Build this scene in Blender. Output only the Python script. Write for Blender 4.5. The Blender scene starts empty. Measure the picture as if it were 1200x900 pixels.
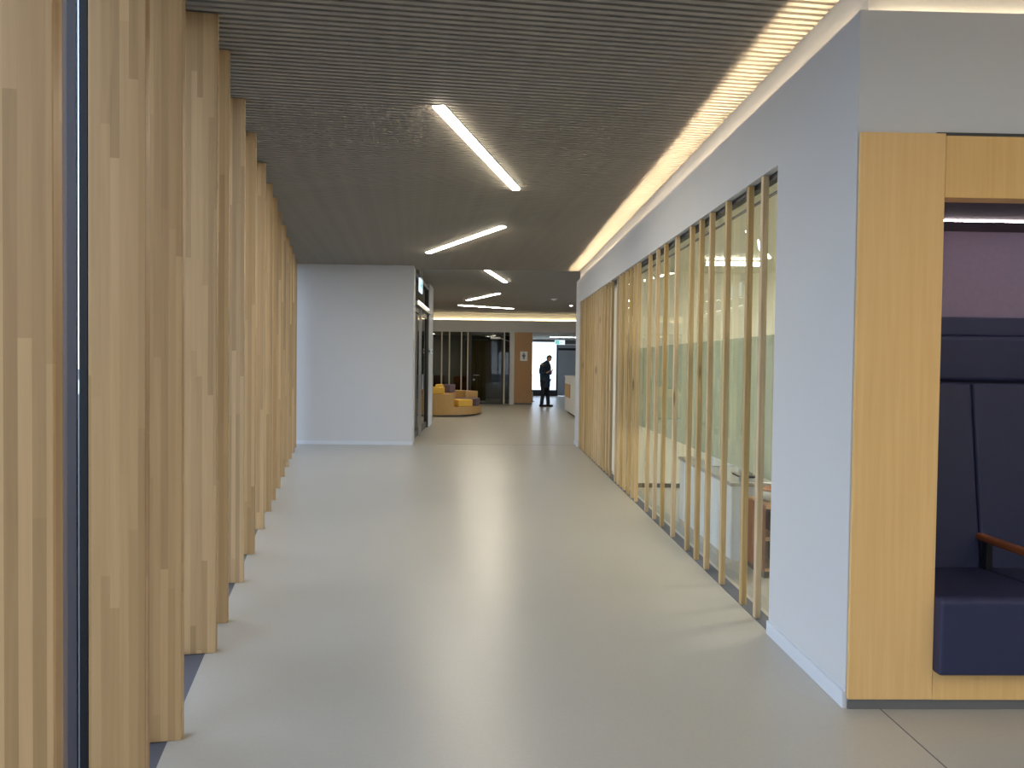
import bpy, bmesh, math, random
from mathutils import Vector, Matrix
random.seed(7)
SC = bpy.context.scene
COL = SC.collection
V = Vector

# ------------------------------------------------------------------ camera
F_PX, W_PX = 950.0, 1200.0
YAW, PITCH, ROLL, CAM_H = math.radians(1.45), math.radians(1.46), 0.0122, 1.45
_f = V((math.sin(YAW)*math.cos(PITCH), math.cos(YAW)*math.cos(PITCH), -math.sin(PITCH)))
_r = V((math.cos(YAW), -math.sin(YAW), 0.0)); _u = _r.cross(_f)
_R = _r*math.cos(ROLL) + _u*math.sin(ROLL)
_U = _u*math.cos(ROLL) - _r*math.sin(ROLL)
cam_data = bpy.data.cameras.new('camera'); cam = bpy.data.objects.new('camera', cam_data); COL.objects.link(cam)
cam_data.sensor_fit = 'HORIZONTAL'; cam_data.sensor_width = 36.0; cam_data.lens = 36.0*F_PX/W_PX
cam_data.clip_start = 0.02; cam_data.clip_end = 500
cam.matrix_world = Matrix(((_R.x, _U.x, -_f.x, 0), (_R.y, _U.y, -_f.y, 0), (_R.z, _U.z, -_f.z, CAM_H), (0, 0, 0, 1)))
SC.camera = cam

# ------------------------------------------------------------------ world (even overcast sky) and exposure
world = bpy.data.worlds.new('overcast_sky'); SC.world = world; world.use_nodes = True
wn, wl = world.node_tree.nodes, world.node_tree.links
wn.clear()
w_out = wn.new('ShaderNodeOutputWorld'); w_bg = wn.new('ShaderNodeBackground')
w_tc = wn.new('ShaderNodeTexCoord'); w_sep = wn.new('ShaderNodeSeparateXYZ'); w_ramp = wn.new('ShaderNodeValToRGB')
wl.new(w_tc.outputs['Generated'], w_sep.inputs[0]); wl.new(w_sep.outputs['Z'], w_ramp.inputs[0])
w_ramp.color_ramp.elements[0].position = 0.0; w_ramp.color_ramp.elements[0].color = (0.73, 0.83, 1.0, 1)
w_ramp.color_ramp.elements[1].position = 0.8; w_ramp.color_ramp.elements[1].color = (0.53, 0.68, 1.0, 1)
wl.new(w_ramp.outputs[0], w_bg.inputs[0]); w_bg.inputs[1].default_value = 3.2
wl.new(w_bg.outputs[0], w_out.inputs[0])
SC.view_settings.view_transform = 'Standard'; SC.view_settings.look = 'None'
SC.view_settings.gamma = 1.0; SC.view_settings.use_curve_mapping = False
SC.view_settings.exposure = 0.0

LAMP = 60.0          # emission of the ceiling bars
COVE = 380.0          # emission of the cove strips
WARM = (1.0, 0.89, 0.71); COVEC = (1.0, 0.80, 0.52)

# ------------------------------------------------------------------ materials
def srgb(r, g, b):
    def c(v):
        v /= 255.0
        return v/12.92 if v <= 0.04045 else ((v+0.055)/1.055)**2.4
    return (c(r), c(g), c(b), 1.0)
def new_mat(name):
    m = bpy.data.materials.new(name); m.use_nodes = True
    nt = m.node_tree; nt.nodes.clear()
    out = nt.nodes.new('ShaderNodeOutputMaterial')
    return m, nt, out
def bsdf(nt, out):
    b = nt.nodes.new('ShaderNodeBsdfPrincipled'); nt.links.new(b.outputs[0], out.inputs[0]); return b
def math_node(nt, op, a, b=None, c=None):
    n = nt.nodes.new('ShaderNodeMath'); n.operation = op
    for i, v in enumerate((a, b, c)):
        if v is None: continue
        if isinstance(v, (int, float)): n.inputs[i].default_value = v
        else: nt.links.new(v, n.inputs[i])
    return n.outputs[0]
def mix_col(nt, fac, a, b, mode='MIX'):
    n = nt.nodes.new('ShaderNodeMix'); n.data_type = 'RGBA'; n.blend_type = mode
    for i, v in ((0, fac), (6, a), (7, b)):
        if isinstance(v, (int, float)): n.inputs[i].default_value = v
        elif isinstance(v, tuple): n.inputs[i].default_value = v
        else: nt.links.new(v, n.inputs[i])
    return n.outputs[2]
def paint(name, col, rough=0.6, var=0.06, scale=3.0, bump=0.0, spec=0.4, metal=0.0):
    m, nt, out = new_mat(name); b = bsdf(nt, out)
    tc = nt.nodes.new('ShaderNodeTexCoord'); nz = nt.nodes.new('ShaderNodeTexNoise')
    nz.inputs['Scale'].default_value = scale; nz.inputs['Detail'].default_value = 5
    nt.links.new(tc.outputs['Object'], nz.inputs['Vector'])
    dark = tuple(c*(1-var) for c in col[:3]) + (1,); lite = tuple(min(1, c*(1+var)) for c in col[:3]) + (1,)
    nt.links.new(mix_col(nt, nz.outputs[0], dark, lite), b.inputs['Base Color'])
    b.inputs['Roughness'].default_value = rough; b.inputs['Specular IOR Level'].default_value = spec
    b.inputs['Metallic'].default_value = metal
    if bump:
        n2 = nt.nodes.new('ShaderNodeTexNoise'); n2.inputs['Scale'].default_value = 220; n2.inputs['Detail'].default_value = 3
        nt.links.new(tc.outputs['Object'], n2.inputs['Vector'])
        bp = nt.nodes.new('ShaderNodeBump'); bp.inputs['Strength'].default_value = bump; bp.inputs['Distance'].default_value = 0.004
        nt.links.new(n2.outputs[0], bp.inputs['Height']); nt.links.new(bp.outputs[0], b.inputs['Normal'])
    return m
def wood(name, light, dark, staves=None, grain=60, knots=False, rough=0.45, tint=0.18, contrast=0.5):
    """upright grain; staves = (width, length) of the glued lamellae"""
    m, nt, out = new_mat(name); b = bsdf(nt, out); L = nt.links
    tc = nt.nodes.new('ShaderNodeTexCoord'); oi = nt.nodes.new('ShaderNodeObjectInfo')
    sep = nt.nodes.new('ShaderNodeSeparateXYZ'); L.new(tc.outputs['Object'], sep.inputs[0])
    rnd = math_node(nt, 'MULTIPLY', oi.outputs['Random'], 37.0)
    u = math_node(nt, 'ADD', math_node(nt, 'ADD', sep.outputs['X'], sep.outputs['Y']), rnd)
    comb = nt.nodes.new('ShaderNodeCombineXYZ'); L.new(u, comb.inputs[0]); L.new(math_node(nt, 'ADD', sep.outputs['Z'], rnd), comb.inputs[2])
    mp = nt.nodes.new('ShaderNodeMapping'); mp.inputs['Scale'].default_value = (1, 1, 0.035); L.new(comb.outputs[0], mp.inputs[0])
    g = nt.nodes.new('ShaderNodeTexNoise'); g.inputs['Scale'].default_value = grain; g.inputs['Detail'].default_value = 6
    g.inputs['Distortion'].default_value = 0.6; L.new(mp.outputs[0], g.inputs['Vector'])
    fac = math_node(nt, 'MULTIPLY_ADD', math_node(nt, 'SUBTRACT', g.outputs[0], 0.5), contrast*2, 0.5)
    if staves:
        w, ln = staves
        ci = math_node(nt, 'FLOOR', math_node(nt, 'DIVIDE', u, w))
        wn1 = nt.nodes.new('ShaderNodeTexWhiteNoise'); wn1.noise_dimensions = '1D'; L.new(ci, wn1.inputs['W'])
        zz = math_node(nt, 'ADD', sep.outputs['Z'], math_node(nt, 'MULTIPLY', wn1.outputs[0], 9.0))
        ri = math_node(nt, 'FLOOR', math_node(nt, 'DIVIDE', zz, ln))
        cc = nt.nodes.new('ShaderNodeCombineXYZ'); L.new(ci, cc.inputs[0]); L.new(ri, cc.inputs[1])
        wn2 = nt.nodes.new('ShaderNodeTexWhiteNoise'); wn2.noise_dimensions = '2D'; L.new(cc.outputs[0], wn2.inputs['Vector'])
        fac = math_node(nt, 'MULTIPLY_ADD', wn2.outputs[0], 0.6, math_node(nt, 'MULTIPLY', fac, 0.4))
    col = mix_col(nt, fac, dark, light)
    hv = nt.nodes.new('ShaderNodeHueSaturation'); L.new(col, hv.inputs['Color'])
    L.new(math_node(nt, 'MULTIPLY_ADD', oi.outputs['Random'], tint, 1.0-tint/2), hv.inputs['Value'])
    L.new(math_node(nt, 'MULTIPLY_ADD', oi.outputs['Random'], -tint, 1.0+tint/2), hv.inputs['Saturation'])
    col = hv.outputs[0]
    if knots:
        mk = nt.nodes.new('ShaderNodeMapping'); mk.inputs['Scale'].default_value = (9, 9, 1.6); L.new(comb.outputs[0], mk.inputs[0])
        vo = nt.nodes.new('ShaderNodeTexVoronoi'); vo.inputs['Scale'].default_value = 1.0; L.new(mk.outputs[0], vo.inputs['Vector'])
        kf = nt.nodes.new('ShaderNodeMapRange'); kf.inputs[1].default_value = 0.05; kf.inputs[2].default_value = 0.14
        kf.inputs[3].default_value = 0.75; kf.inputs[4].default_value = 0.0; L.new(vo.outputs['Distance'], kf.inputs[0])
        col = mix_col(nt, kf.outputs[0], col, tuple(c*0.25 for c in dark[:3]) + (1,))
    L.new(col, b.inputs['Base Color']); b.inputs['Roughness'].default_value = rough
    b.inputs['Specular IOR Level'].default_value = 0.35
    bp = nt.nodes.new('ShaderNodeBump'); bp.inputs['Strength'].default_value = 0.12; bp.inputs['Distance'].default_value = 0.002
    L.new(g.outputs[0], bp.inputs['Height']); L.new(bp.outputs[0], b.inputs['Normal'])
    return m
def emit(name, col, s):
    m, nt, out = new_mat(name); e = nt.nodes.new('ShaderNodeEmission')
    e.inputs[0].default_value = (*col[:3], 1); e.inputs[1].default_value = s; nt.links.new(e.outputs[0], out.inputs[0]); return m
def glass(name, tint=(0.93, 0.97, 0.95), refl=1.0):
    m, nt, out = new_mat(name); L = nt.links
    tr = nt.nodes.new('ShaderNodeBsdfTransparent'); tr.inputs[0].default_value = (*tint, 1)
    gl = nt.nodes.new('ShaderNodeBsdfGlossy'); gl.inputs['Roughness'].default_value = 0.0
    fr = nt.nodes.new('ShaderNodeFresnel'); fr.inputs[0].default_value = 1.5
    ge = nt.nodes.new('ShaderNodeNewGeometry'); mx = nt.nodes.new('ShaderNodeMixShader')
    fac = math_node(nt, 'MULTIPLY', math_node(nt, 'MULTIPLY', fr.outputs[0], refl), math_node(nt, 'SUBTRACT', 1.0, ge.outputs['Backfacing']))
    L.new(fac, mx.inputs[0]); L.new(tr.outputs[0], mx.inputs[1]); L.new(gl.outputs[0], mx.inputs[2]); L.new(mx.outputs[0], out.inputs[0])
    return m
def frosted(name, col, clear=0.45):
    m, nt, out = new_mat(name); L = nt.links
    tr = nt.nodes.new('ShaderNodeBsdfTransparent'); di = nt.nodes.new('ShaderNodeBsdfDiffuse'); tl = nt.nodes.new('ShaderNodeBsdfTranslucent')
    di.inputs[0].default_value = col; tl.inputs[0].default_value = col
    nz = nt.nodes.new('ShaderNodeTexNoise'); nz.inputs['Scale'].default_value = 4.0
    a = nt.nodes.new('ShaderNodeMixShader'); a.inputs[0].default_value = 0.6; L.new(di.outputs[0], a.inputs[1]); L.new(tl.outputs[0], a.inputs[2])
    mx = nt.nodes.new('ShaderNodeMixShader'); L.new(math_node(nt, 'MULTIPLY_ADD', nz.outputs[0], 0.1, clear-0.05), mx.inputs[0])
    L.new(a.outputs[0], mx.inputs[1]); L.new(tr.outputs[0], mx.inputs[2]); L.new(mx.outputs[0], out.inputs[0])
    return m
def floor_mat():
    m, nt, out = new_mat('poured_floor'); b = bsdf(nt, out); L = nt.links
    tc = nt.nodes.new('ShaderNodeTexCoord')
    n1 = nt.nodes.new('ShaderNodeTexNoise'); n1.inputs['Scale'].default_value = 0.9; n1.inputs['Detail'].default_value = 6; L.new(tc.outputs['Object'], n1.inputs['Vector'])
    n2 = nt.nodes.new('ShaderNodeTexNoise'); n2.inputs['Scale'].default_value = 60; n2.inputs['Detail'].default_value = 4; L.new(tc.outputs['Object'], n2.inputs['Vector'])
    c = mix_col(nt, n1.outputs[0], srgb(171, 167, 157), srgb(185, 181, 170))
    c = mix_col(nt, 0.12, c, n2.outputs[0], 'SOFT_LIGHT')
    L.new(c, b.inputs['Base Color'])
    L.new(math_node(nt, 'MULTIPLY_ADD', n1.outputs[0], 0.06, 0.285), b.inputs['Roughness'])
    b.inputs['Specular IOR Level'].default_value = 0.5
    bp = nt.nodes.new('ShaderNodeBump'); bp.inputs['Strength'].default_value = 0.04; bp.inputs['Distance'].default_value = 0.002
    L.new(n2.outputs[0], bp.inputs['Height']); L.new(bp.outputs[0], b.inputs['Normal'])
    return m

M = {}
M['floor'] = floor_mat()
M['border'] = paint('dark_grey_border', srgb(92, 94, 102), 0.5)
M['wall'] = paint('white_wall_paint', srgb(206, 206, 206), 0.75, 0.02, 2.0, 0.05)
M['wall_cream'] = paint('cream_wall_paint', srgb(230, 226, 208), 0.75, 0.03, 2.0)
M['skirting'] = paint('pale_skirting', srgb(214, 218, 224), 0.4, 0.02)
M['ceiling'] = paint('grey_smooth_ceiling', srgb(150, 148, 142), 0.75, 0.04, 1.5)
M['ceiling_white'] = paint('white_ceiling', srgb(232, 229, 210), 0.8, 0.02)
M['felt'] = paint('black_acoustic_felt', srgb(26, 25, 24), 0.95, 0.2, 30)
M['cslat'] = paint('grey_brown_ceiling_slat', srgb(152, 145, 134), 0.6, 0.18, 9.0)
M['fin'] = wood('laminated_oak_fin', srgb(210, 176, 130), srgb(158, 127, 86), staves=(0.026, 1.35), tint=0.10, contrast=0.6)
M['batten'] = wood('knotty_pine_batten', srgb(216, 188, 140), srgb(166, 138, 96), knots=True, tint=0.28, contrast=0.6)
M['oak'] = wood('honey_oak_veneer', srgb(234, 196, 134), srgb(216, 172, 108), grain=45, tint=0.06, contrast=0.55)
M['oak_red'] = wood('reddish_oak_panel', srgb(190, 152, 112), srgb(172, 132, 92), grain=30, tint=0.04)
M['brown_wood'] = wood('brown_stained_beech', srgb(150, 88, 50), srgb(112, 62, 34), tint=0.05)
M['leather'] = paint('navy_leatherette', srgb(40, 45, 76), 0.48, 0.12, 14, 0.25, 0.4)
M['fabric_grey'] = paint('grey_violet_fabric', srgb(132, 120, 138), 0.9, 0.08, 40, 0.4, 0.1)
M['black'] = paint('black_powder_coat', srgb(26, 27, 32), 0.45, 0.1)
M['frame_dark'] = paint('anthracite_aluminium', srgb(48, 50, 52), 0.4, 0.08, 5, 0, 0.5)
M['mullion_grey'] = paint('grey_mullion', srgb(86, 80, 84), 0.4, 0.04)
M['alu'] = paint('brushed_aluminium', srgb(176, 178, 178), 0.32, 0.06, 12, 0, 0.5, 0.6)
M['plinth'] = paint('grey_plinth', srgb(104, 104, 104), 0.5, 0.06)
M['white_lac'] = paint('white_lacquer', srgb(232, 236, 240), 0.35, 0.02)
M['glass'] = glass('clear_glass', (0.97, 0.985, 0.975))
M['glass_dark'] = glass('smoked_glass', (0.60, 0.62, 0.58), 1.0)
M['frost'] = frosted('frosted_film', srgb(180, 188, 172), 0.36)
M['lamp'] = emit('lamp_diffuser', WARM, LAMP)
M['cove'] = emit('cove_led', COVEC, COVE)
M['oak_sofa'] = wood('muted_oak_veneer', srgb(196, 162, 104), srgb(178, 142, 88), grain=40, tint=0.02)
M['inset'] = wood('pale_oak_inset', srgb(204, 178, 132), srgb(184, 156, 110), grain=40, tint=0.02)
M['yellow'] = paint('mustard_upholstery', srgb(226, 186, 88), 0.8, 0.08, 30, 0.3, 0.15)
M['mauve'] = paint('mauve_upholstery', srgb(112, 96, 104), 0.85, 0.08, 30, 0.3, 0.1)
M['paving'] = paint('pale_paving', srgb(226, 226, 222), 0.9, 0.04, 1.0)
M['asphalt'] = paint('grey_asphalt', srgb(112, 112, 112), 0.9, 0.15, 1.0)
M['dark_room'] = paint('charcoal_wall', srgb(110, 110, 110), 0.8, 0.05)
M['grey_panel'] = paint('blue_grey_panel', srgb(150, 158, 168), 0.5, 0.03)

# ------------------------------------------------------------------ mesh helpers
class MB:
    """collects shapes in one bmesh"""
    def __init__(self): self.bm = bmesh.new()
    def box(self, x0, x1, y0, y1, z0, z1, bevel=0.0, seg=2):
        t = bmesh.new()
        vs = [t.verts.new(p) for p in ((x0, y0, z0), (x1, y0, z0), (x1, y1, z0), (x0, y1, z0), (x0, y0, z1), (x1, y0, z1), (x1, y1, z1), (x0, y1, z1))]
        for f in ((3, 2, 1, 0), (4, 5, 6, 7), (0, 1, 5, 4), (1, 2, 6, 5), (2, 3, 7, 6), (3, 0, 4, 7)): t.faces.new([vs[i] for i in f])
        if bevel: bmesh.ops.bevel(t, geom=t.edges[:], offset=bevel, segments=seg, profile=0.5, affect='EDGES')
        self.add(t); return self
    def add(self, t):
        me = bpy.data.meshes.new('tmp'); t.to_mesh(me); t.free(); self.bm.from_mesh(me); bpy.data.meshes.remove(me)
    def prism(self, pts, z0, z1, bevel=0.0):
        t = bmesh.new(); n = len(pts)
        a = [t.verts.new((x, y, z0)) for x, y in pts]; b = [t.verts.new((x, y, z1)) for x, y in pts]
        t.faces.new(a[::-1]); t.faces.new(b)
        for i in range(n): t.faces.new((a[i], a[(i+1) % n], b[(i+1) % n], b[i]))
        bmesh.ops.recalc_face_normals(t, faces=t.faces[:])
        if bevel: bmesh.ops.bevel(t, geom=t.edges[:], offset=bevel, segments=2, profile=0.5, affect='EDGES')
        self.add(t); return self
    def profile_x(self, pts, x0, x1, bevel=0.0, seg=3):
        """pts are (y, z), swept along x"""
        t = bmesh.new(); n = len(pts)
        a = [t.verts.new((x0, y, z)) for y, z in pts]; b = [t.verts.new((x1, y, z)) for y, z in pts]
        t.faces.new(a); t.faces.new(b[::-1])
        for i in range(n): t.faces.new((a[i], b[i], b[(i+1) % n], a[(i+1) % n]))
        bmesh.ops.recalc_face_normals(t, faces=t.faces[:])
        if bevel: bmesh.ops.bevel(t, geom=t.edges[:], offset=bevel, segments=seg, profile=0.5, affect='EDGES')
        self.add(t); return self
    def tube(self, p, q, r, n=12, r2=None):
        p, q = V(p), V(q); d = (q-p); t = bmesh.new()
        bmesh.ops.create_cone(t, cap_ends=True, segments=n, radius1=r, radius2=r if r2 is None else r2, depth=d.length,
                              matrix=Matrix.Translation((p+q)/2) @ d.to_track_quat('Z', 'Y').to_matrix().to_4x4())
        self.add(t); return self
    def ball(self, c, r, s=(1, 1, 1), u=16, v=10):
        t = bmesh.new(); bmesh.ops.create_uvsphere(t, u_segments=u, v_segments=v, radius=r,
                              matrix=Matrix.Translation(c) @ Matrix.Diagonal((*s, 1)))
        self.add(t); return self
    def sector(self, r0, r1, a0, a1, z0, z1, n=20, bevel=0.0):
        pts = [(r1*math.cos(a0+(a1-a0)*i/n), r1*math.sin(a0+(a1-a0)*i/n)) for i in range(n+1)]
        if r0 > 0: pts += [(r0*math.cos(a1+(a0-a1)*i/n), r0*math.sin(a1+(a0-a1)*i/n)) for i in range(n+1)]
        else: pts.append((0, 0))
        return self.prism(pts, z0, z1, bevel)
    def lathe(self, prof, n=20):
        t = bmesh.new(); rings = []
        for r, z in prof: rings.append([t.verts.new((r*math.cos(2*math.pi*i/n), r*math.sin(2*math.pi*i/n), z)) for i in range(n)])
        for a, b in zip(rings, rings[1:]):
            for i in range(n): t.faces.new((a[i], a[(i+1) % n], b[(i+1) % n], b[i]))
        t.faces.new(rings[0][::-1]); t.faces.new(rings[-1]); bmesh.ops.recalc_face_normals(t, faces=t.faces[:])
        self.add(t); return self
    def mesh(self, name, mat, smooth=False):
        me = bpy.data.meshes.new(name); self.bm.to_mesh(me); self.bm.free(); me.materials.append(M[mat] if isinstance(mat, str) else mat)
        if smooth:
            for p in me.polygons: p.use_smooth = True
        return me
def link(name, me, parent=None, loc=(0, 0, 0), rotz=0.0):
    o = bpy.data.objects.new(name, me); COL.objects.link(o); o.location = loc; o.rotation_euler = (0, 0, rotz)
    if parent: o.parent = parent
    return o
def part(name, mb, mat, parent=None, loc=(0, 0, 0), rotz=0.0, smooth=False, label=None):
    o = link(name, mb.mesh(name, mat, smooth), parent, loc, rotz)
    if label: o['label'] = label
    return o
def tag(o, label, cat, group=None):
    o['label'] = label; o['category'] = cat
    if group: o['group'] = group
    return o
def thing(name, label, cat, loc=(0, 0, 0), rotz=0.0, group=None):
    return tag(link(name, None, None, loc, rotz), label, cat, group)
def struct(name, mb, mat):
    o = part(name, mb, mat); o['kind'] = 'structure'; return o
def struct_empty(name):
    o = link(name, None); o['kind'] = 'structure'; return o
B = lambda *a, **k: MB().box(*a, **k)

# ------------------------------------------------------------------ facade line of the left colonnade
SL = -0.1984
def fx(y): return -1.060 + SL*(y-2.556)
_d = V((SL, 1.0, 0)).normalized()           # along the colonnade
_n = V((-_d.y, _d.x, 0))                    # outwards (to the daylight)
FANG = math.atan2(_d.y, _d.x) - math.pi/2
def off(y, k): p = V((fx(y), y, 0)) + _n*k; return (p.x, p.y)
CZ = 3.13                                   # underside of the slats

# ------------------------------------------------------------------ structure: floor, ceiling, walls
Y0, YB = -6.0, 14.2
struct('floor', MB().prism([off(Y0, .05), (7, Y0), (7, 37), (-6.2, 37), (-6.2, 14.32), off(14.32, .05)], -0.12, 0.0), 'floor')
struct('trim_1', MB().prism([off(Y0, .05), off(14.2, .05), off(14.2, .34), off(Y0, .34)], -0.12, -0.002), 'border')
struct('ground', B(-60, 60, -60, 120, -0.30, -0.16), 'asphalt')
struct('forecourt', B(-30, 40, 36.6, 119, -0.16, -0.13), 'paving')
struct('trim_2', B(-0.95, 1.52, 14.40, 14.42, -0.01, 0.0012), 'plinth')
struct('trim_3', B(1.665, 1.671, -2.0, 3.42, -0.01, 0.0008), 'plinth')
# ceiling with its slats, each a piece of its own
ceil = struct('ceiling', MB().prism([off(Y0, .34), (7, Y0), (7, 14.68), (-4.2, 14.68)], CZ+0.055, 3.45), 'felt')
SANG = math.radians(7.0); PITCH_S = 0.0605
slat_cache = {}
def slat_range(y0):
    """left and right end of the slat that crosses x=0 at y0"""
    t = math.tan(SANG)
    # left: facade line at .2 outward ; x = fx(y)+c
    c = off(0, .20)[0] - fx(off(0, .20)[1])
    xl = (-1.060 + SL*(y0-2.556) + c)/(1 - SL*t)
    xr = 1.573 if y0 + 1.573*t > 3.42 else 6.9
    if y0 + xr*t > 14.66: xr = (14.66-y0)/t
    if y0 + xl*t < Y0: xl = (Y0-y0)/t
    return xl, xr
rest = MB(); k = 0
y0 = -5.9
while y0 < 15.05:
    xl, xr = slat_range(y0)
    if xr - xl > 0.1:
        ln = (xr-xl)/math.cos(SANG); mid = (xl+xr)/2
        loc = (mid, y0 + mid*math.tan(SANG), CZ)
        if y0 > 2.9:
            key = round(ln, 2)
            if key not in slat_cache: slat_cache[key] = B(-key/2, key/2, -0.017, 0.017, 0, 0.05).mesh('ceiling_slat', 'cslat')
            link('ceiling_slat', slat_cache[key], ceil, loc, SANG)
        else:
            ca, sa = math.cos(SANG), math.sin(SANG); h = ln/2
            rest.prism([(loc[0]+a*ca-b*sa, loc[1]+a*sa+b*ca) for a, b in ((-h, -.017), (h, -.017), (h, .017), (-h, .017))], CZ, CZ+.05)
    y0 += PITCH_S
o = part('ceiling_slats_overhead', rest, 'cslat', ceil); o['kind'] = 'stuff'
struct('ceiling_far', B(-6.2, 7.0, 14.66, 28.75, 3.20, 3.45), 'ceiling')
struct('trim_4', B(-3.4, 1.58, 14.66, 14.70, CZ-0.005, 3.2), 'ceiling')

# right wall with the long opening
OY0, OY1, OZ1 = 4.335, 14.08, 2.53
wr = MB().box(1.52, 1.74, 3.38, OY0, 0, 2.90).box(1.52, 1.74, OY1, 14.68, 0, 2.90).box(1.52, 1.66, OY0, OY1, OZ1, 2.90).box(1.52, 1.53, 3.38, 14.68, 2.90, 2.94)
wall_right = struct('wall_right', wr, 'wall')
struct('trim_5', MB().box(1.578, 1.74, 3.44, 14.66, 2.90, 3.45).box(1.74, 7.0, 3.44, 3.60, 2.90, 3.45), 'wall')   # back of the cove
struct('baseboard_right', MB().box(1.508, 1.52, 3.38, OY0, 0, 0.07).box(1.508, 1.52, OY1, 14.68, 0, 0.07), 'skirting')
struct('wall_near', MB().box(1.74, 7.0, 3.38, 3.55, 2.43, 2.90).box(1.53, 7.0, 3.38, 3.39, 2.90, 2.94).box(3.93, 7.0, 3.38, 3.55, 0, 2.43), 'wall')
# back wall on the left and the wall with the door
struct('wall_back', B(-3.50, -1.375, YB, YB+0.13, 0, CZ+0.02), 'wall')
struct('baseboard_back', B(-3.42, -1.371, YB-0.012, YB, 0, 0.06), 'skirting')
struct('wall_left', MB().box(-1.53, -1.40, YB+0.13, 14.82, 0, 3.3).box(-1.53, -1.40, 18.15, 19.35, 0, 3.3)
       .box(-6.2, -1.40, 19.25, 19.35, 0, 3.3).box(-6.2, -3.45, YB, YB+.13, 0, 3.3).box(-6.3, -6.2, YB, 37, 0, 3.3), 'wall')
for y in (14.80, 19.20):
    struct('trim_%d' % (6 if y < 15 else 7), B(-1.402, -1.392, y-0.50 if y < 15 else y, y-0.40 if y < 15 else y+0.155, 0.06, 1.15), 'alu')
# far wall : header, cove, posts
FY = 28.6
struct('wall_far', MB().box(-6.2, 7.0, FY, FY+0.12, 2.54, 2.96).box(3.5, 7.0, FY, FY+0.12, 0, 2.54), 'wall')
struct('trim_8', B(-6.2, 7.0, FY+0.17, FY+0.26, 2.90, 3.45), 'wall_cream')
struct('wall_outer', MB().box(6.95, 7.05, Y0, 15.6, 0, 3.45).box(6.95, 7.05, 22.5, 37, 0, 3.45).box(6.95, 7.05, 15.6, 22.5, 2.9, 3.45), 'wall')
struct('wall_behind', MB().box(2.4, 7.05, Y0-.1, Y0, 0, 3.45).box(0.4, 2.4, Y0-.1, Y0, 2.3, 3.45), 'wall')
struct('ceiling_vestibule', B(-6.2, 7, FY+0.12, 37, 2.56, 2.75), 'ceiling_white')

# cove strips (short lengths, one thing each run)
cv = thing('cove_light', 'warm light strip hidden on the ledge along the top of the right wall', 'light', (1.552, 3.5, 2.905))
t = MB()
for i in range(16):
    a = i*0.69; b = a+0.685
    q = bmesh.new(); vs = [q.verts.new(p) for p in ((0.0068, a, 0.0), (0.0100, a, 0.0058), (0.0100, b, 0.0058), (0.0068, b, 0.0))]
    q.faces.new(vs); t.add(q)
part('light_strip', t, 'cove', cv); part('strip_channel', B(-0.014, 0.02, 0, 11.1, -0.012, -0.002), 'alu', cv)
cv = thing('cove_light', 'warm light strip hidden on the ledge above the booth', 'light', (1.6, 3.43, 2.905))
part('light_strip', B(0, 5.2, -0.004, 0.006, 0, 0.005), emit('cove_led_near', COVEC, 90.0), cv); part('strip_channel', B(0, 5.2, -0.012, 0.01, -0.012, -0.002), 'alu', cv)
cv = thing('cove_light', 'warm light strip glowing above the far white header', 'light', (-2.4, FY+0.145, 2.955))
part('light_strip', B(-3.6, 9.2, -0.012, 0.012, 0.002, 0.012), emit('cove_led_far', COVEC, 26.0), cv); part('strip_channel', B(-3.6, 9.2, -0.02, 0.02, -0.012, 0.0), 'alu', cv)

# ------------------------------------------------------------------ left facade glazing
FIN_Y = [-2.6, -1.75, -0.9, -0.05, 0.8, 1.654, 2.475, 3.08, 4.01, 4.47, 5.29, 6.07, 6.98, 7.80, 8.45, 9.25, 10.15, 11.1, 12.0, 12.85, 13.6]
win = struct_empty('window_1')
for y in FIN_Y:
    x, yy = off(y, 0.0); m_ = part('mullion', B(-0.184, -0.162, 0.0, 0.055, 0, CZ), 'black', win, (x, yy, 0), FANG); part('outer_post', B(-0.33, -0.1925, 0.0, 0.020, 0, CZ), 'mullion_grey', m_)
for a, b in zip([Y0]+FIN_Y, FIN_Y+[14.15]):
    p, q = V((*off(a, .1905), 0)), V((*off(b, .1905), 0)); L = (q-p).length
    part('pane', B(-0.0015, 0.0015, 0.0, L-0.0, 0.02, CZ), 'glass', win, (p.x, p.y, 0), FANG)
part('sill_rail', B(-0.25, -0.18, 0, 20.6, -0.12, 0.03), 'black', win, (*off(Y0, 0), 0), FANG)
part('head_rail', B(-0.25, -0.18, 0, 20.6, CZ-0.04, CZ+0.3), 'black', win, (*off(Y0, 0), 0), FANG)
scr = thing('timber_fin_screen', 'row of tall laminated oak fins standing along the left glass facade', 'fins', (fx(2.475), 2.475, 0))
fin_me = B(-0.160, 0.0, 0.0, 0.058, 0.0, CZ-0.003, bevel=0.002, seg=1).mesh('fin', 'fin')
for y in FIN_Y: link('fin', fin_me, scr, (fx(y)-scr.location.x, y-scr.location.y, 0), FANG)
# window added behind the camera for cool fill, and one at the reception
for nm, (x0, x1, y0_, y1_) in (('fill_window', (0.5, 2.4, Y0-0.06, Y0-0.05)), ('window_3', (6.99, 7.0, 15.6, 22.5))):
    w = struct_empty(nm); part('pane', B(x0, x1, y0_, y1_, 0.0, 2.9 if nm == 'window_3' else 2.7), 'glass', w)
    for i in range(5):
        f = i/4.0; cx, cy = x0+(x1-x0)*f, y0_+(y1_-y0_)*f
        part('mullion', B(cx-.03, cx+.03, cy-.03, cy+.03, 0, 2.9 if nm == 'window_3' else 2.7), 'black', w)

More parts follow.
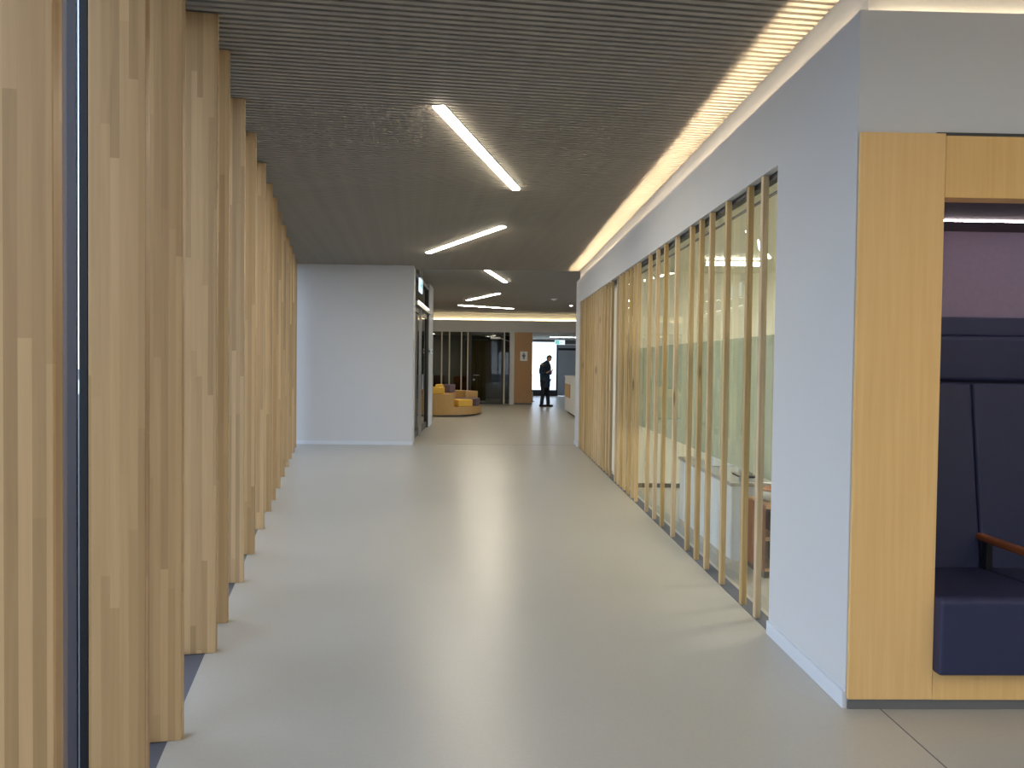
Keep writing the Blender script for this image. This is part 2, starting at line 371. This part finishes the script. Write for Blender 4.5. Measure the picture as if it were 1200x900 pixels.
# ------------------------------------------------------------------ right slat screen and its glass
SX = 1.526
SLAT_Y = [4.60, 4.86, 5.31, 5.70, 5.98, 6.27, 6.77, 7.21, 7.55, 7.93, 8.52, 8.75, 9.02, 9.29, 9.52, 9.72, 9.93, 10.40, 10.70, 11.0, 11.28, 11.52,
          11.75, 12.0, 12.26, 12.48, 12.72, 12.95, 13.2, 13.42, 13.63, 13.85, 14.0]
ss = thing('slat_screen', 'screen of knotty pine battens filling the long opening in the right wall', 'screen', (SX, 4.36, 0))
slat_me = B(0, 0.034, -0.021, 0.021, 0.004, OZ1-0.002, bevel=0.002, seg=1).mesh('slat', 'batten')
for y in SLAT_Y: link('slat', slat_me, ss, (0, y-4.36, 0))
part('sill_track', B(0.0, 0.088, -0.02, OY1-4.365, -0.004, 0.004), 'border', ss)
part('head_track', B(0.038, 0.09, -0.02, OY1-4.365, OZ1-0.03, OZ1), 'black', ss)
w4 = struct_empty('window_4')
py = [OY0+0.005, 6.28, 8.22, 10.16]
for a, b in zip(py, py[1:]):
    pn = part('pane', B(1.630, 1.640, a, b, 0.012, OZ1), 'glass', w4)
    part('frosted_film', B(1.6425, 1.6432, a+.004, b-.004, 0.78, 1.635), 'frost', pn)
    part('transom', B(1.624, 1.646, a, b, 2.453, 2.461), 'plinth', w4)
part('frame', B(1.618, 1.652, 10.16, 10.22, 0, OZ1), 'frame_dark', w4)
struct('trim_9', B(1.66, 1.72, 10.4, OY1, 0, OZ1), 'wall_cream')

# room behind the glass
RY = 9.53
struct('wall_room', MB().box(1.75, 6.2, RY, RY+0.1, 0, 2.62).box(6.1, 6.2, 4.45, RY, 0, 2.62).box(1.75, 6.2, 4.36, 4.45, 0, 2.62), 'wall_cream')
struct('baseboard_room', B(1.75, 6.1, RY-0.012, RY, 0, 0.05), 'frame_dark')
struct('ceiling_room', B(1.655, 6.2, 4.34, 10.4, 2.55, 2.66), 'ceiling_white')

# ------------------------------------------------------------------ ceiling bars
def bar(name, a, b, label, z=CZ-0.004, w=0.09, mat='lamp', h=0.055):
    a, b = V((a[0], a[1], 0)), V((b[0], b[1], 0)); d = b-a; L = d.length
    o = thing(name, label, 'light', ((a+b)/2).to_tuple()[:2]+(z,), math.atan2(d.y, d.x), 'linear ceiling lights')
    part('diffuser', B(-L/2+.008, L/2-.008, -w/2+.006, w/2-.006, -0.014 if h > .05 else -.006, 0.0, bevel=0.006 if h > .05 else .002, seg=2), mat, o)
    part('housing', MB().box(-L/2, L/2, -w/2, -w/2+.005, -0.004, h).box(-L/2, L/2, w/2-.005, w/2, -0.004, h).box(-L/2, -L/2+.006, -w/2, w/2, -0.004, h)
         .box(L/2-.006, L/2, -w/2, w/2, -0.004, h).box(-L/2, L/2, -w/2, w/2, 0.002, h), 'alu', o)
    return o
bar('linear_ceiling_light', (-0.37, 5.33), (0.216, 7.83), 'large diagonal light bar in the slat ceiling, nearest and brightest')
bar('linear_ceiling_light', (-0.99, 12.45), (0.124, 9.95), 'second light bar, slanting the other way across the slat ceiling')
bar('linear_ceiling_light', (-0.17, 14.95), (0.28, 17.5), 'third light bar, first one beyond the end of the slats', z=3.196)
bar('linear_ceiling_light', (-0.70, 22.7), (0.165, 20.3), 'fourth light bar, short looking and slanting up to the right', z=3.196)
bar('linear_ceiling_light', (-1.02, 24.6), (0.66, 25.9), 'farthest light bar, almost level just in front of the lit cove', z=3.196)
for i, (a, b) in enumerate((((1.6, -0.8), (2.2, 1.7)), ((4.2, -1.0), (4.8, 1.5)), ((2.6, -4.4), (2.0, -1.9)))):
    bar('linear_ceiling_light', a, b, ('light bar in the hall behind the viewer, left', 'light bar in the hall behind the viewer, right', 'light bar in the hall behind the viewer, rearmost')[i])
bar('linear_ceiling_light', (-4.2, 21.0), (-3.0, 23.0), 'light bar over the lounge, hidden left of the door pier', z=3.196)
bar('linear_ceiling_light', (3.4, 18.0), (4.4, 20.4), 'light bar over the reception, hidden behind the slat wall', z=3.196)
# tube lamp, and unseen bars added to brighten the room
tl = thing('tube_lamp', 'glowing horizontal tube lamp under the ceiling behind the slats', 'light', (2.47, 8.3, 2.50))
part('tube', MB().tube((-0.29, 0, 0), (0.29, 0, 0), 0.020), emit('tube_light', (1, .97, .86), 22), tl, smooth=True)
part('holder', B(-.31, -.285, -.02, .02, -.02, .05), 'alu', tl); part('holder', B(.285, .31, -.02, .02, -.02, .05), 'alu', tl)
for i, (x, y) in enumerate(((3.2, 5.6), (3.9, 7.6), (5.0, 6.4))):
    bar('room_fill_light', (x-.5, y), (x+.5, y), ('added unseen light bar in the glazed room, front', 'added unseen light bar in the glazed room, rear', 'added unseen light bar in the glazed room, right')[i], z=2.546, w=0.2, mat='room_fill' if False else emit('room_fill', (1, .97, .84), 70.0), h=0.0045)
for nm, x, y, lb in (('downlight', 2.345, 24.2, 'small round downlight near the end of the slat wall'),):
    o = thing(nm, lb, 'light', (x, y, 3.2))
    part('ring', MB().tube((0, 0, -0.012), (0, 0, 0.0), 0.06, 20), 'white_lac', o); part('bulb', MB().tube((0, 0, -0.016), (0, 0, -0.012), 0.045, 20), emit('spot_light', WARM, 25), o)
o = thing('smoke_detector', 'small pale detector disc on the smooth grey ceiling', 'detector', (1.65, 21.8, 3.2))
part('body', MB().lathe([(0.07, 0), (0.07, -0.02), (0.05, -0.04), (0.02, -0.05)]), 'white_lac', o, smooth=True)
part('base_plate', MB().tube((0, 0, -0.006), (0, 0, 0.0), 0.11, 24), 'alu', o)

# ------------------------------------------------------------------ seating booth on the right
BX, BY = 1.524, 3.358
bo = thing('seating_booth', 'built in oak booth with navy upholstered bench on the right', 'booth', (BX, BY, 0))
part('side_panel', MB().box(0.0, 0.359, 0.0, 0.020, 0.045, 2.43, bevel=.0015, seg=1).box(0.339, 0.359, 0.020, 0.72, 0.045, 2.43), 'oak', bo)
part('side_panel', B(2.04, 2.40, 0.0, 0.72, 0.045, 2.43, bevel=.0015, seg=1), 'oak', bo)
part('header_panel', B(0.361, 2.038, 0.002, 0.10, 2.165, 2.422, bevel=.0015, seg=1), 'oak', bo)
part('bottom_rail', B(0.360, 2.039, 0.0, 0.05, 0.045, 0.47), 'oak', bo)
part('plinth', MB().box(0.004, 2.396, 0.010, 0.020, 0.0, 0.044).box(0.22, 2.396, 0.020, 0.70, 0.0, 0.044), 'plinth', bo)
part('shadow_gap', B(0.325, 2.40, 0.006, 0.021, 2.424, 2.436), 'frame_dark', bo)
part('soffit', B(0.366, 2.04, 0.10, 0.86, 2.165, 2.20), 'black', bo)
part('light_strip', B(0.37, 2.035, 0.506, 0.516, 2.160, 2.1645), emit('booth_led', (1.0, 0.84, 0.88), 34.0), bo)
part('rear_panel', B(0.30, 2.10, 0.83, 0.90, 0.0, 2.20), 'fabric_grey', bo)
part('upper_cushion', MB().box(0.368, 2.037, 0.755, 0.83, 1.385, 1.62, bevel=0.022, seg=3), 'leather', bo, smooth=False)
part('head_panel', MB().box(0.368, 2.037, 0.80, 0.83, 1.62, 1.72, bevel=0.008), 'leather', bo)
SW = 0.556
for i in range(3):
    x0 = 0.363 + i*SW; x1 = x0 + SW - 0.004
    part('back_cushion', MB().profile_x([(0.575, 0.44), (0.70, 0.44), (0.825, 1.378), (0.70, 1.378)], x0, x1, 0.016), 'leather', bo)
    part('seat_cushion', MB().profile_x([(-0.052, 0.165), (0.60, 0.165), (0.60, 0.465), (-0.025, 0.492), (-0.052, 0.478)], x0-0.004*(i == 0), x1, 0.014), 'leather', bo)
    if i < 2:
        ar = part('armrest', MB().box(x1-0.02, x1+0.03, 0.13, 0.64, 0.60, 0.632, bevel=0.010, seg=3), 'brown_wood', bo, label='reddish brown wooden armrest')
        part('armrest_post', MB().box(x1-0.012, x1+0.018, 0.52, 0.56, 0.45, 0.605), 'black', ar)

# ------------------------------------------------------------------ things in the glazed room
ct = thing('low_counter', 'long low white counter just behind the slat screen', 'counter', (1.80, 5.98, 0))
part('body', B(0, 0.62, 0, 1.66, 0.0, 0.555, bevel=.003, seg=1), 'white_lac', ct)
part('top', B(-0.015, 0.64, -0.02, 1.68, 0.555, 0.585, bevel=.003, seg=1), 'alu', ct)
part('glass_shelf', B(0.02, 1.7, -0.10, 0.12, 0.640, 0.650), 'glass', ct)
for x in (0.06, 0.8, 1.6): part('shelf_support', B(x, x+.015, 0.0, 0.015, 0.585, 0.64), 'alu', ct)
part('side_counter', B(0.62, 1.9, 0.0, 0.5, 0.0, 0.555), 'plinth', ct)
ap = thing('white_appliance', 'small white machine with a black button on the low counter', 'appliance', (1.90, 6.90, 0.585))
part('body', B(0, 0.22, 0, 0.20, 0, 0.20, bevel=.012), 'white_lac', ap); part('button', MB().tube((0.11, -0.006, 0.12), (0.11, 0.0, 0.12), 0.03, 16), 'black', ap)
part('foot', B(0.02, 0.2, 0.01, 0.19, -0.002, 0.004), 'black', ap)
tr = thing('coffee_tray', 'dark tray with chrome jugs on the low counter', 'tray', (2.05, 6.30, 0.585))
part('tray', B(-.12, .16, -.10, .12, 0, 0.015, bevel=.004, seg=1), 'black', tr)
for x, y in ((-.05, 0), (.09, .02)): part('jug', MB().lathe([(.045, .015), (.05, .06), (.035, .10), (.04, .115)]), 'alu', tr, (x, y, 0), smooth=True)
bx = thing('cream_canister', 'cream canister standing on the far end of the low counter', 'canister', (1.95, 7.42, 0.585))
part('body', MB().lathe([(.07, 0), (.075, .02), (.075, .17), (.065, .19)]), 'wall_cream', bx, smooth=True); part('lid', MB().lathe([(.07, .19), (.07, .21), (.02, .225)]), 'brown_wood', bx, smooth=True)
sh = thing('display_shelf', 'low orange brown wooden shelf at the near end of the low counter', 'shelf', (1.86, 5.45, 0))
part('side', B(0, .018, 0, .40, 0.05, .50), 'brown_wood', sh); part('side', B(.90, .918, 0, .40, 0.05, .50), 'brown_wood', sh)
for z in (.06, .27, .49): part('shelf_board', B(.018, .90, 0, .40, z-.01, z+.012), 'oak_red', sh)
for x in (.02, .86): part('foot', B(x, x+.04, .02, .38, 0, .05), 'black', sh)
M['wicker'] = paint('dark_wicker', srgb(96, 66, 44), 0.8, 0.5, 70, 0.8)
for i, (x, z) in enumerate(((.12, .282), (.50, .282), (.12, .072), (.50, .072))):
    o = thing('basket', ('dark wicker basket on the upper left of the orange shelf', 'dark wicker basket on the upper right of the orange shelf', 'dark wicker basket on the lower left of the orange shelf', 'dark wicker basket on the lower right of the orange shelf')[i], 'basket', (1.86+x, 5.48, z), 0, 'baskets on the orange shelf')
    part('body', MB().prism([(0, 0), (.3, 0), (.3, .3), (0, .3)], 0, .14, .01), 'wicker', o); part('rim', MB().box(-.006, .306, -.006, .306, .135, .152, bevel=.005), 'brown_wood', o)
for i, (x, y) in enumerate(((.13, .2), (.45, .2))):
    o = thing('bowl', ('cream bowl on the left of the orange shelf top', 'cream bowl on the right of the orange shelf top')[i], 'bowl', (1.86+x, 5.45+y, .502))
    part('dish', MB().lathe([(.05, 0), (.09, .03), (.115, .08), (.108, .08), (.08, .035), (.03, .015)], 24), 'wall_cream', o, smooth=True); part('rim', MB().lathe([(.113, .078), (.119, .084), (.113, .09), (.106, .084)], 24), 'brown_wood', o, smooth=True)

# ------------------------------------------------------------------ door in the left wall
dr = struct_empty('door_1')
fr = part('door_frame', MB().box(-1.50, -1.415, 14.82, 14.90, 0, 3.12).box(-1.50, -1.415, 18.07, 18.15, 0, 3.12).box(-1.50, -1.415, 14.9, 18.07, 3.04, 3.12), 'frame_dark', dr)
part('transom_bar', B(-1.52, -1.36, 14.82, 18.15, 2.50, 2.57, bevel=.006), 'alu', dr, label='pale metal bar over the door')
part('transom_glint', B(-1.352, -1.345, 14.86, 17.4, 2.555, 2.585), emit('transom_glint_glow', (1, .97, .92), 2.0), dr)  # self-lit strip stands in for the ceiling light reflected on the metal bar
part('transom_pane', B(-1.47, -1.46, 14.9, 18.07, 2.57, 3.04), 'glass_dark', dr)
for a, b in ((14.90, 16.48), (16.50, 18.07)):
    lf = part('door_leaf', MB().box(-1.485, -1.435, a, a+.09, .02, 2.5).box(-1.485, -1.435, b-.09, b, .02, 2.5).box(-1.485, -1.435, a, b, .02, .14).box(-1.485, -1.435, a, b, 2.40, 2.5), 'frame_dark', dr)
    part('pane', B(-1.465, -1.455, a+.09, b-.09, .14, 2.4), 'glass_dark', lf)
    part('door_handle', MB().tube((-1.40, a+.05 if a > 16 else b-.05, 0.9), (-1.40, a+.05 if a > 16 else b-.05, 1.2), .012), 'alu', lf)
part('post', B(-1.44, -1.39, 16.0, 16.10, 0, 2.5), 'alu', dr)
struct('trim_10', MB().box(-3.4, -3.3, 14.4, 19.2, 0, 3.3), 'dark_room')
sw = thing('wall_switch', 'small white box with a dark spot on the grey door pier', 'switch', (-1.398, 18.55, 1.70))
part('box', B(0, .03, -.35, .35, -.055, .055, bevel=.006), 'white_lac', sw); part('button', MB().tube((.03, 0, 0), (.036, 0, 0), .03, 14), 'black', sw)
part('holder_arm', B(.005, .02, -.95, -.35, -.012, .012), 'black', sw)
def run_icon(mb, y, z, s):
    """green arrow and doorway pictogram strokes, in the local y-z plane"""
    for a, b in (((-.5, 0), (.1, 0)), ((.1, 0), (-.15, .2)), ((.1, 0), (-.15, -.2))):
        mb.tube((0, y+a[0]*s, z+a[1]*s), (0, y+b[0]*s, z+b[1]*s), .05*s, 6)
    return mb
M['sign_white'] = emit('sign_glow', (0.72, 0.86, 1.0), 1.3); M['sign_green'] = emit('sign_green', (0.25, 0.80, 0.70), 0.9)
es = thing('exit_sign', 'blue white lit exit sign hanging over the left door', 'sign', (-1.345, 15.25, 3.2))
part('panel', B(-.012, .012, -.30, .30, -.45, -.20), 'sign_white', es); part('pictogram', run_icon(MB(), 0, -.325, .3), 'sign_green', es, (.012, 0, 0))
part('bracket', MB().box(-.02, .02, -.30, .30, -.20, -.17).tube((0, -.2, -.17), (0, -.2, 0), .008).tube((0, .2, -.17), (0, .2, 0), .008), 'alu', es)

# ------------------------------------------------------------------ far end : glass partition, posts, wood panel, vestibule
w5 = struct_empty('window_5')
part('pane', B(-6.1, -0.80, FY+.04, FY+.05, 0.03, 2.54), 'glass_dark', w5); part('pane', B(0.44, 0.60, FY+.04, FY+.05, 0.03, 2.54), 'glass_dark', w5)
M['post_wood'] = paint('pale_glazing_bar', srgb(206, 200, 184), 0.5, 0.03)
for x in (-3.6, -2.9, -1.763, -1.493, -1.072, -0.847): part('glazing_bar', B(x-.022, x+.022, FY-.02, FY+.06, 0, 2.54), 'post_wood', w5)
part('glazing_bar', B(.44-.022, .44+.022, FY-.02, FY+.06, 0, 2.54), 'post_wood', w5)
part('sill_rail', B(-6.1, -0.85, FY+.0, FY+.06, 0, .04), 'frame_dark', w5)
d2 = struct_empty('door_2')
part('pane', B(-.74, .36, FY+.035, FY+.047, .06, 2.5), 'glass_dark', d2)
part('leaf_frame', MB().box(-.80, -.72, FY+.01, FY+.06, 0, 2.54).box(.34, .42, FY+.01, FY+.06, 0, 2.54).box(-.8, .42, FY+.01, FY+.06, 2.46, 2.54).box(-.8, .42, FY+.01, FY+.06, 0, .06), 'frame_dark', d2)
part('door_handle', MB().tube((-.62, FY-.05, 1.02), (-.44, FY-.05, 1.02), .014).tube((-.62, FY-.05, 1.02), (-.62, FY+.03, 1.02), .014).tube((-.62, FY-.01, .86), (-.62, FY+.01, .86), .04), 'alu', d2)
part('door_closer', MB().box(-.05, .30, FY-.04, FY+.0, 2.30, 2.37).tube((.30, FY-.03, 2.33), (.62, FY-.03, 2.22), .012), 'alu', d2)
struct('trim_11', B(.63, .795, FY-.03, FY+.12, 0, 2.54), 'wall')
pw = struct('trim_12', B(.797, 1.43, FY-.05, FY+.15, .06, 2.54), 'oak_red')
struct('trim_13', B(.80, 1.42, FY-.03, FY+.15, 0, .06), 'plinth')
ps = thing('pictogram_sign', 'small white notice with a grey figure on the reddish wood panel', 'sign', (1.126, FY-.05, 1.705))
part('plate', B(-.13, .13, -.012, 0, -.165, .165, bevel=.004, seg=1), 'white_lac', ps)
part('figure', MB().ball((0, -.012, .10), .026, (1, .3, 1)).box(-.035, .035, -.018, -.012, -.03, .065).box(-.032, -.006, -.018, -.012, -.11, -.03).box(.006, .032, -.018, -.012, -.11, -.03)
     .box(-.058, -.040, -.018, -.012, -.02, .06).box(.040, .058, -.018, -.012, -.02, .06), 'plinth', ps)
# meeting room behind the dark glass
struct('wall_meeting', MB().box(-6.2, .80, 33.0, 33.1, 0, 2.7).box(.72, .80, FY+.15, 33.0, 0, 2.7), 'dark_room')
cu = thing('curtain', 'olive green curtain hanging behind the dark glass partition', 'curtain', (-1.0, 30.4, 0))
M['olive'] = paint('olive_curtain', srgb(112, 112, 58), 0.9, 0.1, 20)
t = MB()
pts = [(i*.02, .03*math.sin(i*1.1)) for i in range(40)]; t.prism(pts + [(x, y+.012) for x, y in pts[::-1]], .05, 2.3); part('drape', t, 'olive', cu, smooth=True)
part('rail', MB().tube((-.05, 0, 2.32), (.85, 0, 2.32), .014), 'alu', cu)
M['maroon'] = paint('maroon_fabric', srgb(104, 48, 44), 0.85, 0.1, 20)
for i, x in enumerate((-2.0, -1.05)):
    ch = thing('lounge_chair', ('maroon lounge chair behind the dark glass, left one', 'maroon lounge chair behind the dark glass, right one')[i], 'chair', (x, 29.6, 0), 0, 'maroon lounge chairs')
    part('seat', B(-.32, .32, -.3, .3, .28, .46, bevel=.04, seg=3), 'maroon', ch); part('backrest', B(-.32, .32, -.34, -.22, .40, .98, bevel=.04, seg=3), 'maroon', ch)
    for sx in (-1, 1):
        part('armrest', B(sx*.36-.05, sx*.36+.05, -.3, .28, .26, .62, bevel=.03), 'maroon', ch)
        for sy in (-1, 1): part('leg', MB().tube((sx*.27, sy*.24, 0), (sx*.25, sy*.22, .30), .018), 'black', ch)
bar('meeting_fill_light', (-3.6, 31.5), (-2.2, 31.5), 'added unseen light bar brightening the meeting room, on the left', z=2.556, mat=emit('meeting_fill', WARM, 90.0), h=0.0035)  # added lamp, out of view, lifts the room behind the dark glass
# vestibule
struct('wall_vestibule', MB().box(1.34, 1.43, FY+.15, 36.4, 0, 2.6).box(4.5, 4.6, FY+.12, 36.4, 0, 2.6).box(1.4, 4.6, 36.38, 36.5, 2.50, 2.6), 'wall')
struct('wall_grey', B(2.97, 4.55, 36.3, 36.45, .02, 2.30), 'grey_panel')
struct('trim_14', MB().box(2.97, 4.5, 36.27, 36.30, 2.06, 2.16), 'black'); struct('trim_15', MB().box(2.97, 4.5, 36.27, 36.45, 2.30, 2.34), 'white_lac')
struct('trim_16', MB().box(2.97, 4.5, 36.33, 36.45, 2.34, 2.50), 'plinth')
d3 = struct_empty('door_3')
part('pane', B(1.5, 2.90, 36.40, 36.41, .26, 2.44), 'glass', d3)
part('leaf_frame', MB().box(1.43, 1.5, 36.37, 36.44, 0, 2.5).box(2.90, 2.97, 36.37, 36.44, 0, 2.5).box(1.5, 2.9, 36.37, 36.44, 2.42, 2.5), 'frame_dark', d3)
part('kick_rail', B(1.5, 2.9, 36.36, 36.45, 0, .27), 'frame_dark', d3)
e2 = thing('exit_sign', 'small green white exit sign hanging beside the bright far doorway', 'sign', (2.93, 35.0, 2.56))
part('panel', B(-.22, .22, -.015, .015, -.28, -.08), 'sign_white', e2)
t = MB(); t.box(-.20, -.02, -.02, -.015, -.26, -.10); t.box(.02, .10, -.02, -.015, -.20, -.16); part('pictogram', t, 'sign_green', e2); part('bracket', B(-.02, .02, -.01, .01, -.08, 0), 'alu', e2)
o = thing('vestibule_fill_light', 'light bar added on the vestibule ceiling to brighten the far end', 'light', (3.3, 33.5, 2.556)); part('diffuser', B(-.9, .9, -.05, .05, -.006, .0), emit('vestibule_fill', (.9, .95, 1), 30.0), o); part('housing', B(-.91, .91, -.06, .06, -.003, .003), 'alu', o)  # added lamp that brightens the grey panel and kick rail
bn = thing('door_wedge_stand', 'slim pale stand on the floor by the wood panel corner', 'stand', (1.56, 31.0, 0))
part('pole', MB().tube((0, 0, .02), (0, 0, .38), .035), 'post_wood', bn); part('base', MB().tube((0, 0, 0), (0, 0, .02), .09, 18), 'plinth', bn)

# ------------------------------------------------------------------ reception desk
rd = thing('reception_desk', 'white reception desk with an oak inset beside the slat wall end', 'desk', (2.2, 21.2, 0))
part('body', MB().box(0, .75, 0, 3.05, .09, 1.07, bevel=.006), 'white_lac', rd); part('top', B(-.02, .77, -.02, 3.07, 1.07, 1.11, bevel=.004), 'white_lac', rd)
part('plinth', B(.08, .7, .06, 2.98, 0, .09), 'black', rd); part('inset_panel', B(-.025, .01, 1.35, 2.75, .50, .88), 'post_wood' if False else 'inset', rd)

# ------------------------------------------------------------------ round lounge sofa
so = thing('lounge_sofa', 'round oak lounge sofa with mustard and mauve cushions beyond the left door', 'sofa', (-1.62, 22.85, 0))
D = math.radians
part('plinth', MB().sector(0, 1.16, 0, 2*math.pi-.001, 0, .05, 48), 'plinth', so)
part('base', MB().sector(0, 1.34, 0, 2*math.pi-.001, .05, .26, 56), 'oak_sofa', so)
part('outer_back', MB().sector(.96, 1.34, D(-150), D(-62), .26, .60, 28, .004), 'oak_sofa', so)
part('outer_back', MB().sector(.96, 1.34, D(24), D(150), .26, .64, 28, .004), 'oak_sofa', so)
part('core', MB().sector(0, .62, 0, 2*math.pi-.001, .26, .62, 36), 'oak_red', so)
part('back_cushion', MB().sector(1.0, 1.22, D(-98), D(-72), .601, .80, 8, .03), 'yellow', so, label='mustard back cushion')
part('back_cushion', MB().sector(.70, .95, D(-82), D(-70), .60, .86, 8, .03), 'yellow', so, label='mustard back cushion')
part('back_cushion', MB().sector(.30, .60, D(-40), D(20), .621, .84, 8, .03), 'mauve', so, label='mauve back cushion')
part('seat_cushion', MB().sector(.64, 1.24, D(-54), D(-26), .26, .45, 10, .025), 'yellow', so, label='mustard seat cushion')
part('seat_cushion', MB().sector(.64, 1.30, D(-22), D(22), .26, .46, 10, .025), 'mauve', so, label='mauve seat cushion')
part('seat_cushion', MB().sector(.64, .94, D(-150), D(-100), .26, .45, 10, .025), 'mauve', so, label='mauve seat cushion')

# ------------------------------------------------------------------ the person
M['skin'] = paint('skin', srgb(190, 150, 128), 0.55, 0.05, 12); M['jacket'] = paint('dark_blue_jacket', srgb(44, 58, 74), 0.8, 0.1, 16)
M['trousers'] = paint('dark_trousers', srgb(34, 36, 44), 0.85, 0.1, 16); M['shoe'] = paint('black_shoe', srgb(20, 20, 22), 0.5); M['hair'] = paint('short_grey_hair', srgb(98, 92, 86), 0.8, 0.3, 60)
def skin(name, joints, edges, parent, mat, root=0, levels=2):
    """joints: list of (point, radius) ; grows one surface and bakes it to a mesh"""
    me = bpy.data.meshes.new(name); me.from_pydata([j[0] for j in joints], edges, [])
    o = bpy.data.objects.new(name, me); COL.objects.link(o)
    md = o.modifiers.new('skin', 'SKIN'); md.use_smooth_shade = True; md.branch_smoothing = 0.6
    for i, j in enumerate(joints):
        r = j[1] if isinstance(j[1], tuple) else (j[1], j[1])
        me.skin_vertices[0].data[i].radius = r; me.skin_vertices[0].data[i].use_root = (i == root)
    s = o.modifiers.new('sub', 'SUBSURF'); s.levels = levels; s.render_levels = levels
    dg = bpy.context.evaluated_depsgraph_get(); dg.update()
    res = bpy.data.meshes.new_from_object(o.evaluated_get(dg)); bpy.data.objects.remove(o); bpy.data.meshes.remove(me)
    res.materials.clear(); res.materials.append(M[mat])
    for p in res.polygons: p.use_smooth = True
    return link(name, res, parent)
pe = thing('person', 'person in dark jacket and trousers standing head bowed before the bright doorway', 'person', (1.84, 27.4, 0), D(-42))
J = [((-.03, 0, .93), .115), ((-.05, 0, 1.10), .12), ((-.05, 0, 1.28), .135), ((0, 0, 1.43), .085), ((.045, 0, 1.50), .060), ((.09, 0, 1.57), .062)]   # pelvis .. neck
Ed = [(i, i+1) for i in range(5)]
def chain(start, pts):
    p = start
    for q in pts: J.append(q); Ed.append((p, len(J)-1)); p = len(J)-1
    return p
hands = []
for s in (-1, 1):
    chain(0, [((-.03, s*.09, .86), .085), ((-.02+.02*s, s*.105, .50), .058), ((-.03+.05*s, s*.115, .10), .040)])
    e = chain(3, [((-.01, s*.18, 1.40), .062), ((-.05, s*.23, 1.12), .045), ((.10, s*.16, 1.13), .034), ((.16, s*.085, 1.17), (.030, .020)), ((.20, s*.06, 1.20), (.036, .016))])
    for k, (dy, ln) in enumerate(((.028, .055), (.009, .066), (-.010, .062), (-.028, .048))):
        y = s*(.06) + dy
        chain(e, [((.222, y, 1.225), .0095), ((.222+ln*.35, y, 1.225+ln*.4), .0088), ((.222+ln*.35-.01, y - s*.014, 1.225+ln*.75), .0075)])
    chain(e, [((.185, s*.06 - s*.030, 1.215), .0105), ((.200, s*.06 - s*.046, 1.240), .0085)])
body = skin('body', J, Ed, pe, 'skin')
# head : ellipsoid pulled into cranium, jaw, brow, nose, chin and ears
hm = MB(); t = bmesh.new(); bmesh.ops.create_uvsphere(t, u_segments=32, v_segments=24, radius=1.0)
for v in t.verts:
    x, y, z = v.co
    sx, sy, sz = .098, .077, .118
    if z < 0: sx *= 1-.16*(-z); sy *= 1-.30*(-z)
    p = V((x*sx, y*sy, z*sz))
    if x > .5:
        p.x += .020*math.exp(-((y/.16)**2 + ((z+.12)/.20)**2)) * (1 if z < .15 else .4)     # nose
        p.x += .006*math.exp(-((y/.55)**2 + ((z-.18)/.12)**2))                               # brow
        p.x -= .008*(math.exp(-(((y-.38)/.16)**2 + ((z-.03)/.10)**2)) + math.exp(-(((y+.38)/.16)**2 + ((z-.03)/.10)**2)))  # eye sockets
        p.x += .006*math.exp(-((y/.30)**2 + ((z+.48)/.07)**2)) - .005*math.exp(-((y/.30)**2 + ((z+.40)/.04)**2))           # lips and mouth
        p.x += .010*math.exp(-((y/.35)**2 + ((z+.85)/.18)**2))                               # chin
    v.co = p
hm.add(t)
for s in (-1, 1): hm.ball((-.005, s*.078, -.005), .03, (.6, .28, 1.0))
head_m = Matrix.Translation((.125, 0, 1.630)) @ Matrix.Rotation(D(40), 4, 'Y')
hd = part('head', hm, 'skin', pe, smooth=True); hd.matrix_local = head_m
hr = MB(); t = bmesh.new(); bmesh.ops.create_uvsphere(t, u_segments=28, v_segments=18, radius=1.0)
bmesh.ops.delete(t, geom=[v for v in t.verts if v.co.z < -.35 or (v.co.x > .35 and v.co.z < .55)], context='VERTS')
for v in t.verts: v.co = V((v.co.x*.104-.004, v.co.y*.083, v.co.z*.124+.002))
hr.add(t); part('hair', hr, 'hair', hd, smooth=True)
for s in (-1, 1): part('eye', MB().ball((.080, s*.030, .004), .0115), 'white_lac', hd, smooth=True)
# clothes
JJ = [((-.03, 0, .60), (.165, .18)), ((-.03, 0, .72), (.17, .185)), ((-.035, 0, .90), (.17, .19)), ((-.05, 0, 1.10), (.18, .20)), ((-.06, 0, 1.28), (.19, .215)), ((-.02, 0, 1.43), (.14, .17)), ((.05, 0, 1.51), .095), ((.085, 0, 1.555), .078)]
JE = [(i, i+1) for i in range(7)]
for s in (-1, 1):
    n = len(JJ); JJ += [((-.015, s*.185, 1.385), .092), ((-.06, s*.235, 1.12), .080), ((.05, s*.18, 1.13), .066), ((.135, s*.11, 1.155), .050)]
    JE += [(5, n), (n, n+1), (n+1, n+2), (n+2, n+3)]
skin('jacket', JJ, JE, pe, 'jacket', 2)
TJ = [((-.03, 0, .94), (.125, .15))]; TE = []
for s in (-1, 1):
    n = len(TJ); kx = -.02+.02*s; ax = -.03+.05*s
    TJ += [((-.03, s*.085, .84), .105), (((kx-.03)/2, s*.097, .66), .088), ((kx, s*.10, .48), .074), ((ax, s*.115, .12), .066), ((ax, s*.115, .055), .066)]
    TE += [(0, n), (n, n+1), (n+1, n+2), (n+2, n+3), (n+3, n+4)]
skin('trousers', TJ, TE, pe, 'trousers')
for s in (-1, 1):
    ax = -.03+.05*s
    part('shoe', MB().box(ax-.09, ax+.19, s*.115-.048, s*.115+.048, 0.0, .07, bevel=.025, seg=3).ball((ax-.01, s*.115, .075), .055, (1, .85, .8)), 'shoe', pe, smooth=True)
